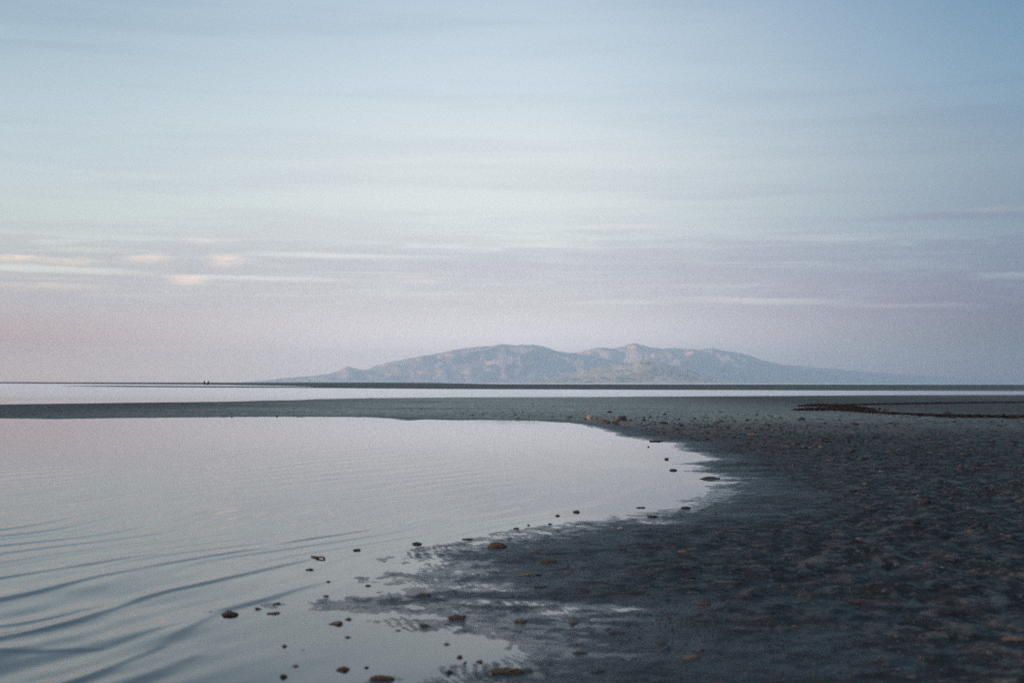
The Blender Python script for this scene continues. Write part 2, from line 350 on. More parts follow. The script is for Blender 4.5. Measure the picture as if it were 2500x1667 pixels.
HOLLOWS = [(1610, 1274, 85, 9, .9), (1480, 1487, 200, 16, .95), (1330, 1497, 150, 14, .9), (1160, 1430, 130, 12, .7), (1190, 1470, 110, 10, .8), (1560, 1512, 150, 9, .75), (1130, 1403, 110, 9, .6), (1430, 1530, 120, 9, .7),
           (1090, 1396, 120, 8, .85), (1010, 1376, 80, 7, .85), (1270, 1470, 160, 10, .85), (1230, 1441, 120, 8, .7), (1050, 1478, 110, 9, .85)]
def height(x, y):
    d = np.hypot(x, y)
    sp_ = sdist(POOL, x, y); sc_ = sdist(CHAN, x, y); sl_ = sdist(LAKE, x, y)
    s = np.minimum(np.minimum(sp_, sc_), sl_)
    # ragged water line
    rag = np.where(d < 60, fbm(x * 2.2, y * 2.2, 4, 3) * 0.16 + fbm(x * 0.6, y * 0.6, 2, 8) * 0.22 * sstep(6, 20, d), fbm(x * 0.35, y * 0.35, 3, 5) * 0.6)
    s = s + rag * np.where(d < 300, 1.0, 0.0)
    slope = 0.011 + 0.010 * sstep(7.5, 15, d)
    az_px = np.where(y > 1, 1250 + FPX * x / np.maximum(y, 1e-3), 1250)
    cap = 0.14 + (0.040 - 0.14) * sstep(20, 45, d)
    # a low scarp where the spit meets the pool on the far side
    far_bar = (d > 150)
    cap = np.where(far_bar, 0.10 + (np.interp(az_px, CREST[:, 0], CREST[:, 1]) - 0.10) * sstep(400, 540, d), cap)
    slope = np.where(far_bar, 0.03, slope)
    land = cap * (1 - np.exp(-np.maximum(s, 0) * slope / np.maximum(cap, 1e-3)))
    # lumps and crust of the dry bank
    on = sstep(0.15, 2.2, s)
    rough_zone = np.where(d < 150, 1.0, 0.0) * on
    lump = fbm(x * 1.1, y * 1.1, 3, 11) * 0.016 + np.abs(fbm(x * 3.4, y * 3.4, 3, 14)) * 0.050 + fbm(x * 9, y * 9, 3, 17) * 0.016
    soft = sstep(60, 25, d) * 0.8 + 0.2
    land = land + rough_zone * lump * soft
    micro = (fbm(x * 11, y * 7, 3, 21) * 0.0036) * sstep(30, 12, d)
    # ripple marks near the water line
    ph = (x * 0.93 + y * 0.30) / 0.034 + fbm(x * 2.5, y * 2.5, 2, 31) * 2.2
    rip = np.sin(ph * 2 * np.pi) * 0.0016 * sstep(11, 7.5, d) * sstep(-0.1, 0.05, s) * sstep(1.0, 0.15, s) * sstep(-0.05, 0.30, pn(x * 1.3, y * 0.9, 33))
    dep = np.where(d < 150, 0.05 + 0.25 * sstep(9, 30, d), 1.0)
    water = -dep * (1 - np.exp(np.minimum(s, 0) * 0.02 / dep))
    h = np.where(s > 0, land, water) + micro * np.where(s > 0, 1, sstep(-0.35, 0, s)) + rip
    rip2 = np.sin(ph * 2 * np.pi) * 0.0018 * sstep(-0.25, 0.3, pn(x * 5, y * 3, 44)) + fbm(x * 15, y * 11, 3, 43) * 0.0042 + 0.0014
    hw = fbm(x * 6, y * 6, 2, 41) * 0.5
    for (px, py, rx, ry, wgt) in HOLLOWS:
        cx, cy = g(px, py); rx_ = rx / FPX * cy; x2, y2 = g(px, py - ry); ry_ = abs(y2 - cy)
        q = np.sqrt(((x - cx) / rx_) ** 2 + ((y - cy) / ry_) ** 2)
        k = sstep(1.25, 0.2, q + hw) * wgt
        h = h * (1 - k) + k * (-0.0014 + rip2)
    return h

# ------------------------------------------------------------------ ground sheet (polar grid about the viewpoint, out past the hills)
def polar(step_fine, rows, fine=24.0):
    az = np.concatenate([np.arange(-fine, fine, step_fine), np.arange(fine, 60, 0.6), np.arange(60, 300, 6.0), np.arange(300, 360 - fine, 0.6)])
    az = np.radians(az)
    return np.sin(az)[None, :] * rows[:, None], np.cos(az)[None, :] * rows[:, None]
K = CAM_H * FPX
dyr = np.concatenate([np.arange(900, 120, -1.6), np.arange(120, 40, -1.0), np.arange(40, 2.4, -0.22)])
RMAX = 21500.0
rows = np.concatenate([np.geomspace(0.4, 3.25, 14), K / dyr, np.geomspace(K / 2.4 * 1.03, RMAX, 36)])
gx, gy = polar(0.06, rows, 23.0)
nr, nc = gx.shape
gz = height(gx.ravel(), gy.ravel()).reshape(nr, nc)
gz[-8:] = np.minimum(gz[-8:], -1.0)
V = np.stack([gx, gy, gz], -1).reshape(-1, 3)
V = np.concatenate([V, [[0, 0, gz[0].mean()]]])
F = grid_faces(nr, nc, True)
me = mesh_np("ground", V, F, M_sand)
bm = bmesh.new(); bm.from_mesh(me); bm.verts.ensure_lookup_table()
cv = bm.verts[nr * nc]
for c in range(nc): bm.faces.new((cv, bm.verts[(c + 1) % nc], bm.verts[c])).smooth = True
bm.to_mesh(me); bm.free()
obj("ground", me, kind="structure", label="grey mud and sand flat with pale spits crossing the lake", cat="ground")

def ground_z(x, y):
    return float(height(np.array([x], float), np.array([y], float))[0])

# ------------------------------------------------------------------ water sheet with low waves running on to the shore
def seg_d(P, x, y):
    best = np.full(x.shape, 1e9); tt = np.zeros(x.shape); sd = np.zeros(x.shape)
    L = np.concatenate([[0], np.cumsum(np.hypot(*(P[1:] - P[:-1]).T))])
    for i in range(len(P) - 1):
        ax, ay = P[i]; dx, dy = P[i + 1] - P[i]; ll = dx * dx + dy * dy
        t = np.clip(((x - ax) * dx + (y - ay) * dy) / ll, 0, 1)
        d = np.hypot(x - ax - t * dx, y - ay - t * dy); k = d < best
        best = np.where(k, d, best); tt = np.where(k, (L[i] + t * math.sqrt(ll)) / L[-1], tt)
        sd = np.where(k, np.sign((x - ax) * dy - (y - ay) * dx), sd)
    return best, tt, sd
WAVES = [([(-350, 1470), (0, 1411), (180, 1381), (400, 1349), (520, 1335)], 0.0075, 0.034),
         ([(-350, 1530), (0, 1460), (250, 1404), (500, 1360), (760, 1315), (950, 1286), (1150, 1262)], 0.0085, 0.034),
         ([(-350, 1640), (0, 1562), (180, 1512), (330, 1466), (420, 1440), (560, 1408), (660, 1385), (760, 1361), (900, 1340)], 0.0105, 0.036),
         ([(-200, 1560), (0, 1525), (150, 1498), (270, 1470), (320, 1466)], 0.005, 0.040),
         ([(-100, 1800), (90, 1690), (250, 1633), (380, 1578), (480, 1520), (540, 1490), (650, 1462), (790, 1421), (850, 1400)], 0.0110, 0.040),
         ([(60, 1800), (250, 1690), (360, 1645), (450, 1600), (500, 1560)], 0.010, 0.06),
         ([(-300, 1600), (0, 1590), (240, 1580), (400, 1530), (520, 1497)], 0.005, 0.045),
         ([(1200, 1271), (1330, 1250), (1440, 1233), (1530, 1212), (1610, 1178)], 0.0035, 0.04),
         ([(1180, 1236), (1290, 1217), (1390, 1196)], 0.0025, 0.04)]
def waves(x, y):
    d = np.hypot(x, y)
    h = np.zeros(x.shape)
    near = (d < 40) & (y > 0)
    xn, yn, dn = x[near], y[near], d[near]
    hn = np.zeros(xn.shape)
    wx = xn + fbm(xn * 1.3, yn * 1.3, 2, 51) * 0.05; wy = yn
    for pts, A, sg in WAVES:
        Pg = poly(pts)
        dist, tt, sd = seg_d(Pg, wx, wy)
        env = sstep(0, 0.15, tt) * sstep(1.0, 0.72, tt)
        sg = sg * 0.58; A = A * 0.68
        sg2 = np.where(sd > 0, sg * 0.8, sg * 2.6)          # steep shoreward face, long back
        hn += A * env * np.exp(-0.5 * (dist / sg2) ** 2) * (0.85 + 0.4 * pn(xn * 0.9, yn * 0.9, 55))
    nx, ny = math.cos(R(23)), -math.sin(R(23))
    q = xn * nx + yn * ny + fbm(xn * 0.35, yn * 0.35, 2, 57) * 0.5
    along = xn * math.sin(R(23)) + yn * math.cos(R(23))
    px = 1250 + FPX * xn / np.maximum(yn, .1); dy = K / np.maximum(dn, .1)
    z1 = sstep(1500, 350, px) * sstep(120, 215, dy) * sstep(520, 380, dy)
    z2 = sstep(900, 100, px) * sstep(380, 560, dy)
    mod = 0.5 + 0.9 * pn(q * 0.6, along * 0.25, 59)
    hn += z1 * mod * (0.0045 * np.sin(q * 2 * np.pi / 0.33) + 0.0028 * np.sin(q * 2 * np.pi / 0.137 + 3 * pn(xn, yn, 60)))
    hn += z2 * (0.0011 * np.sin(q * 2 * np.pi / 0.19 + 2 * pn(xn * 2, yn * 2, 62)) + fbm(xn * 2.2, yn * 1.0, 2, 61) * 0.016)
    far_ = sstep(1500, 900, px) * sstep(30, 110, dy)
    hn += far_ * 0.0004 * np.sin(q * 2 * np.pi / 0.5)
    h[near] = hn
    return h
dyw = np.concatenate([np.arange(900, 130, -1.9), np.arange(130, 60, -3.0), np.geomspace(58, 2.4, 40)])
rows = np.concatenate([np.geomspace(0.4, 3.25, 8), K / dyw, np.geomspace(K / 2.4 * 1.03, RMAX, 26)])
gx, gy = polar(0.07, rows)
nr, nc = gx.shape
gz = waves(gx.ravel(), gy.ravel()).reshape(nr, nc)
V = np.concatenate([np.stack([gx, gy, gz], -1).reshape(-1, 3)])
me = mesh_np("water", V, grid_faces(nr, nc, True), M_water)
obj("water", me, kind="structure", label="still shallow lake water mirroring the dusk sky", cat="water")

# ------------------------------------------------------------------ hills across the lake
def hillmat(name, c1, c2, c3, sc, lit_slopes=None):
    m, t = newmat(name)
    p = t.new('ShaderNodeNewGeometry').outputs['Position']
    mp = t.new('ShaderNodeMapping'); t.l.new(p, mp.inputs[0]); mp.inputs['Scale'].default_value = (1, 0.35, 3.0)
    n1 = t.noise(mp.outputs[0], sc, 6, 0.62); n2 = t.noise(mp.outputs[0], sc * 4.2, 4, 0.6)
    c = t.mix(t.sm(n1, 0.40, 0.60), c1 + (1,), c2 + (1,))
    c = t.mix(t.sm(n2, 0.54, 0.66), c, c3 + (1,))
    if lit_slopes:        # pink sunlight painted into the slope colour: centre, half size and tilt in metres on the hillside
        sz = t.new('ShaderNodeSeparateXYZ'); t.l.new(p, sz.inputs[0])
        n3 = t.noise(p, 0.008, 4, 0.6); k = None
        for x0, z0, rx, rz, tilt in lit_slopes:
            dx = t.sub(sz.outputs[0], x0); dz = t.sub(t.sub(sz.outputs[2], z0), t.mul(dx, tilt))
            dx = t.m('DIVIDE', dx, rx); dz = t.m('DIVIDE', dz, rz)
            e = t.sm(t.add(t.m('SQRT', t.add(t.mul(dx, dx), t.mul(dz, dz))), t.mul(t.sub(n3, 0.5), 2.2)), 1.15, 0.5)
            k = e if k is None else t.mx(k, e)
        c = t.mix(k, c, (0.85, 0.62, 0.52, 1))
    principled(t, c, 0.95, 0.1, bump(t, t.add(n1, t.mul(n2, 0.4)), 0.15, 30.0)); return m
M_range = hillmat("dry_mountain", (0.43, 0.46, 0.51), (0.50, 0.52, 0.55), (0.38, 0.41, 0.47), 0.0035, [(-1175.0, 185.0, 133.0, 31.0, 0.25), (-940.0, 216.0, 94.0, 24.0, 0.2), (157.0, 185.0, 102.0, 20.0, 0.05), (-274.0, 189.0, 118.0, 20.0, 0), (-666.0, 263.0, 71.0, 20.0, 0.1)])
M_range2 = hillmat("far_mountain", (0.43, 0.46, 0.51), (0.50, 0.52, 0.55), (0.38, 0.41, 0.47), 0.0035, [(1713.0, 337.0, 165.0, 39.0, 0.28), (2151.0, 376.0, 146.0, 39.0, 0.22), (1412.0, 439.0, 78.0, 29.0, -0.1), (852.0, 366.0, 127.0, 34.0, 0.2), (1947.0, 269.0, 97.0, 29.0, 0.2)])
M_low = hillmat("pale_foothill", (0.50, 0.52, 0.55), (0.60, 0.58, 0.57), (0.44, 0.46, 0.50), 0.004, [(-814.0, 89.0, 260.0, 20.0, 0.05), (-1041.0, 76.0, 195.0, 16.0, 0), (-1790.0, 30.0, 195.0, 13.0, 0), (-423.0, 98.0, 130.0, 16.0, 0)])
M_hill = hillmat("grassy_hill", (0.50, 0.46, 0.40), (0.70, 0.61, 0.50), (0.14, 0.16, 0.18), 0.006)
def hills(name, prof, dist, front, mat, label, seed, spur=0.3, na=420, nt=70, scale=420.0, sharp=1.25):
    prof = np.array(prof, float)
    px = np.linspace(prof[0, 0], prof[-1, 0], na)
    py = np.interp(px, prof[:, 0], prof[:, 1])
    k = np.array([1, 2, 3, 2, 1]) / 9.0
    py = np.convolve(np.pad(py, 2, mode='edge'), k, 'valid')
    d = ray(px, py); hor = np.hypot(d[:, 0], d[:, 1])
    az = np.arctan2(d[:, 0], d[:, 1]); top = np.maximum(CAM_H + dist * d[:, 2] / hor, 1.0)
    tt = np.concatenate([np.linspace(0, 1, nt), np.linspace(1, 1.6, nt // 3)[1:]])
    r = dist + (tt - 1.0) * front
    A, Rr = np.meshgrid(az, r); TT = np.meshgrid(az, tt)[1]
    X, Y = np.sin(A) * Rr, np.cos(A) * Rr
    prof_t = np.where(TT <= 1, np.power(np.clip(TT, 0, 1), sharp), np.clip(1 - (np.clip(TT - 1, 0, 1) / 0.6) ** 1.5, 0, 1))
    along = A * dist
    rid = 1 - np.abs(fbm(along / scale, Rr / (scale * 2.2), 4, seed)) * 2.2
    det = fbm(along / (scale * 0.3), Rr / (scale * 0.5), 4, seed + 9)
    env = np.sin(np.pi * np.clip(TT, 0, 1.6) / 1.6 * 1.25).clip(0, 1) * np.where(TT < 1, 1 - TT ** 6, 0)
    Z = top[None, :] * (prof_t + spur * env * (rid - 0.45) + spur * 0.18 * env * det)
    Z = Z + top[None, :] * 0.016 * fbm(along / 90.0, Rr / 90.0, 3, seed + 5) * np.where((TT > 0.05) & (TT <= 1.01), 1, 0)
    Z = np.maximum(Z, 0.0); Z[0] = -1.5; Z[-1] = -1.5; Z[:, 0] = -1.5; Z[:, -1] = -1.5
    me = mesh_np(name, np.stack([X, Y, Z], -1).reshape(-1, 3), grid_faces(len(tt), na), mat)
    return obj(name, me, kind="structure", label=label, cat="hill")
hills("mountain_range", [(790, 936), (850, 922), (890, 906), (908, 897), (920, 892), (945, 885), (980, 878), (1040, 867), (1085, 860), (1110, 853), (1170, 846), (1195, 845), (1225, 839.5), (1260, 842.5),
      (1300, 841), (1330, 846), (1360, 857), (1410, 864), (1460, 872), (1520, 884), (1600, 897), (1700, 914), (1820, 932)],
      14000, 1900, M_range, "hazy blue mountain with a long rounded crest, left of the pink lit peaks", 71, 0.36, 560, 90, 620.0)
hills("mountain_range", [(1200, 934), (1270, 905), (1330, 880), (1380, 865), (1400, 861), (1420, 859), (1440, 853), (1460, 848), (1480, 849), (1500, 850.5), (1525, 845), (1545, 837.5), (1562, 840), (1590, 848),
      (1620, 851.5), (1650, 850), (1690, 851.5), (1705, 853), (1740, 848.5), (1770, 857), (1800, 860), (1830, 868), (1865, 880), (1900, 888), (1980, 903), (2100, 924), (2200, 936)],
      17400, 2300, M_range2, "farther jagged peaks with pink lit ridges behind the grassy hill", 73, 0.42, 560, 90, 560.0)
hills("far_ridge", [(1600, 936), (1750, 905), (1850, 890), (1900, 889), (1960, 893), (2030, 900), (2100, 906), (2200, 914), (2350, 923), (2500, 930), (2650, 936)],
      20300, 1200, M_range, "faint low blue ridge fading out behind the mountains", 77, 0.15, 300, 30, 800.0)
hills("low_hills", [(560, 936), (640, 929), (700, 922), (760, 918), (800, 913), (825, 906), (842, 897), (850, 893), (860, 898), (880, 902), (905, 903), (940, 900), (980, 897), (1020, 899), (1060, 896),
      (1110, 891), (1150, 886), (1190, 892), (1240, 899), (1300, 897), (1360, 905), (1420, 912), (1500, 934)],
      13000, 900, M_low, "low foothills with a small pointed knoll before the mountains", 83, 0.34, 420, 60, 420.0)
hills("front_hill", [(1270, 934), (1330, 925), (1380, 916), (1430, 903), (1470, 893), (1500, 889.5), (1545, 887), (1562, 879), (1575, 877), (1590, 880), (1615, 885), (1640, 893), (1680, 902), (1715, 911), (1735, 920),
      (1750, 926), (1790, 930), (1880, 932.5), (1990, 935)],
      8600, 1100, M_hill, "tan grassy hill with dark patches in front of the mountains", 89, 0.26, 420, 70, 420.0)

# ------------------------------------------------------------------ dark weed washed up along old water lines
M_weed = rockmat("dark_weed", (0.012, 0.0105, 0.0098), (0.026, 0.021, 0.019), 0.9, 6.0)
rnd = np.random.default_rng(3)
def wrack(lines, label):
    VV, FF = [], []
    nv = 0
    for pts, wid in lines:
        Pg = poly([(p[0], p[1]) for p in pts]); ww = np.array([p[2] for p in pts])
        L = np.concatenate([[0], np.cumsum(np.hypot(*(Pg[1:] - Pg[:-1]).T))])
        n = int(L[-1] * 900 * wid)
        s = rnd.random(n) * L[-1]
        cx = np.interp(s, L, Pg[:, 0]); cy = np.interp(s, L, Pg[:, 1]); w = np.interp(s, L, ww)
        e = rnd.normal(0, 0.5, n) * rnd.choice([1.0, 1.0, 2.2], n); w = 1.25 * w * (0.8 + 1.5 * pn(s * 0.7, s * 0 + wid, 91))
        cy = cy + e * w; cx = cx + rnd.normal(0, 0.05, n)
        z = height(cx, cy)
        size = rnd.uniform(0.03, 0.085, n)
        a = rnd.random(n) * 6.283; tilt = rnd.uniform(0.02, 0.06, n)
        for k in range(n):       # a small folded scrap: two triangles sharing a raised crease
            c, s_ = math.cos(a[k]) * size[k], math.sin(a[k]) * size[k]
            x0, y0, z0 = cx[k], cy[k], z[k]
            VV += [(x0 - c, y0 - s_, z0 - .004), (x0 + s_ * .6, y0 - c * .6, z0 - .004), (x0 + c * .8, y0 + s_ * .8, z0 + tilt[k] * .5), (x0 - s_ * .3, y0 + c * .3, z0 + tilt[k])]
            FF += [(nv, nv + 1, nv + 2), (nv, nv + 2, nv + 3), (nv, nv + 3, nv + 1)]; nv += 4
    me = mesh_np("weed_wrack", VV, FF, M_weed, False)
    return obj("weed_wrack", me, kind="stuff", label=label, cat="weed")
wrack([([(1945, 1006, .25), (2000, 1005, .8), (2060, 1005, 1.5), (2110, 1011, 1.7), (2160, 1016, 1.5), (2230, 1021, 1.0), (2330, 1025, .7), (2500, 1029, .5), (2750, 1034, .45)], 1.0),
       ([(1955, 995, .2), (2010, 993.5, .7), (2050, 994, 1.1), (2065, 1000, 1.3), (2080, 1004, 1.0)], 0.8),
       ([(2040, 992, .8), (2075, 998, .9), (2110, 1002, .4)], 0.6),
       ([(2060, 992, .35), (2150, 990, .3), (2300, 987, .22), (2450, 985.5, .16), (2650, 984, .15)], 0.16)],
      "dark brown weed washed up in a forked line on the bank")

# ------------------------------------------------------------------ stones, clods and drift
def lump_mesh(name, seed, kind, mat):
    bm = bmesh.new(); bmesh.ops.create_icosphere(bm, subdivisions=3 if kind != 'stone' else 2, radius=1.0)
    r = random.Random(seed); ox, oy, oz = (r.uniform(0, 50) for _ in range(3))
    from mathutils import noise as mn
    for v in bm.verts:
        p = v.co.copy(); q = Vector((p.x + ox, p.y + oy, p.z + oz))
        if kind == 'stone':
            f = 1 + 0.6 * mn.noise(q * 1.3) + 0.35 * mn.noise(q * 3.1)
        elif kind == 'clod':
            f = 1 + 0.42 * mn.noise(q * 1.5) + 0.24 * mn.noise(q * 3.6) + 0.12 * mn.noise(q * 8)
        else:
            f = 1 + 0.5 * mn.noise(q * 1.4) + 0.5 * abs(mn.noise(q * 5.0)) - 0.1
        v.co = p * f
    for f in bm.faces: f.smooth = True
    me = bpy.data.meshes.new(name); bm.to_mesh(me); bm.free(); me.materials.append(mat)
    return me
GR = "rocks at the far corner of the pool"
def place(name, px, py, wpx, hpx, matk, label, seed, kind, cat, group):
    x, y = g(float(px), float(py)); z0 = max(ground_z(x, y), 0.0)
    x, y = g(float(px), float(py), z0); x, y = float(x), float(y)
    h0 = ground_z(x, y)
    w = wpx / FPX * y / 2; r = random.Random(seed)
    hv = max(hpx / FPX * y * (0.85 if group == GR else 0.42), w * 0.14)
    o = obj(name, lump_mesh(name, seed, kind, MATS[matk]), label=label, cat=cat, group=group)
    top = max(h0, 0.0) + hv; bot = h0 - 0.35 * hv - 0.004
    o.scale = (w * 0.92, w * (r.uniform(0.5, 0.8) if wpx < 60 else 0.3), (top - bot) / 2)
    o.location = (x, y, (top + bot) / 2); o.rotation_euler = (0, 0, 0 if kind == 'stone' else r.uniform(-.25, .25))
    return o
GW, GF, GB, GR, GP = ("small stones and clods standing in the shallow pool", "clods and drift on the wet fringe", "stones strewn over the dry bank", "rocks at the far corner of the pool", "lumps along the tip of the pool")
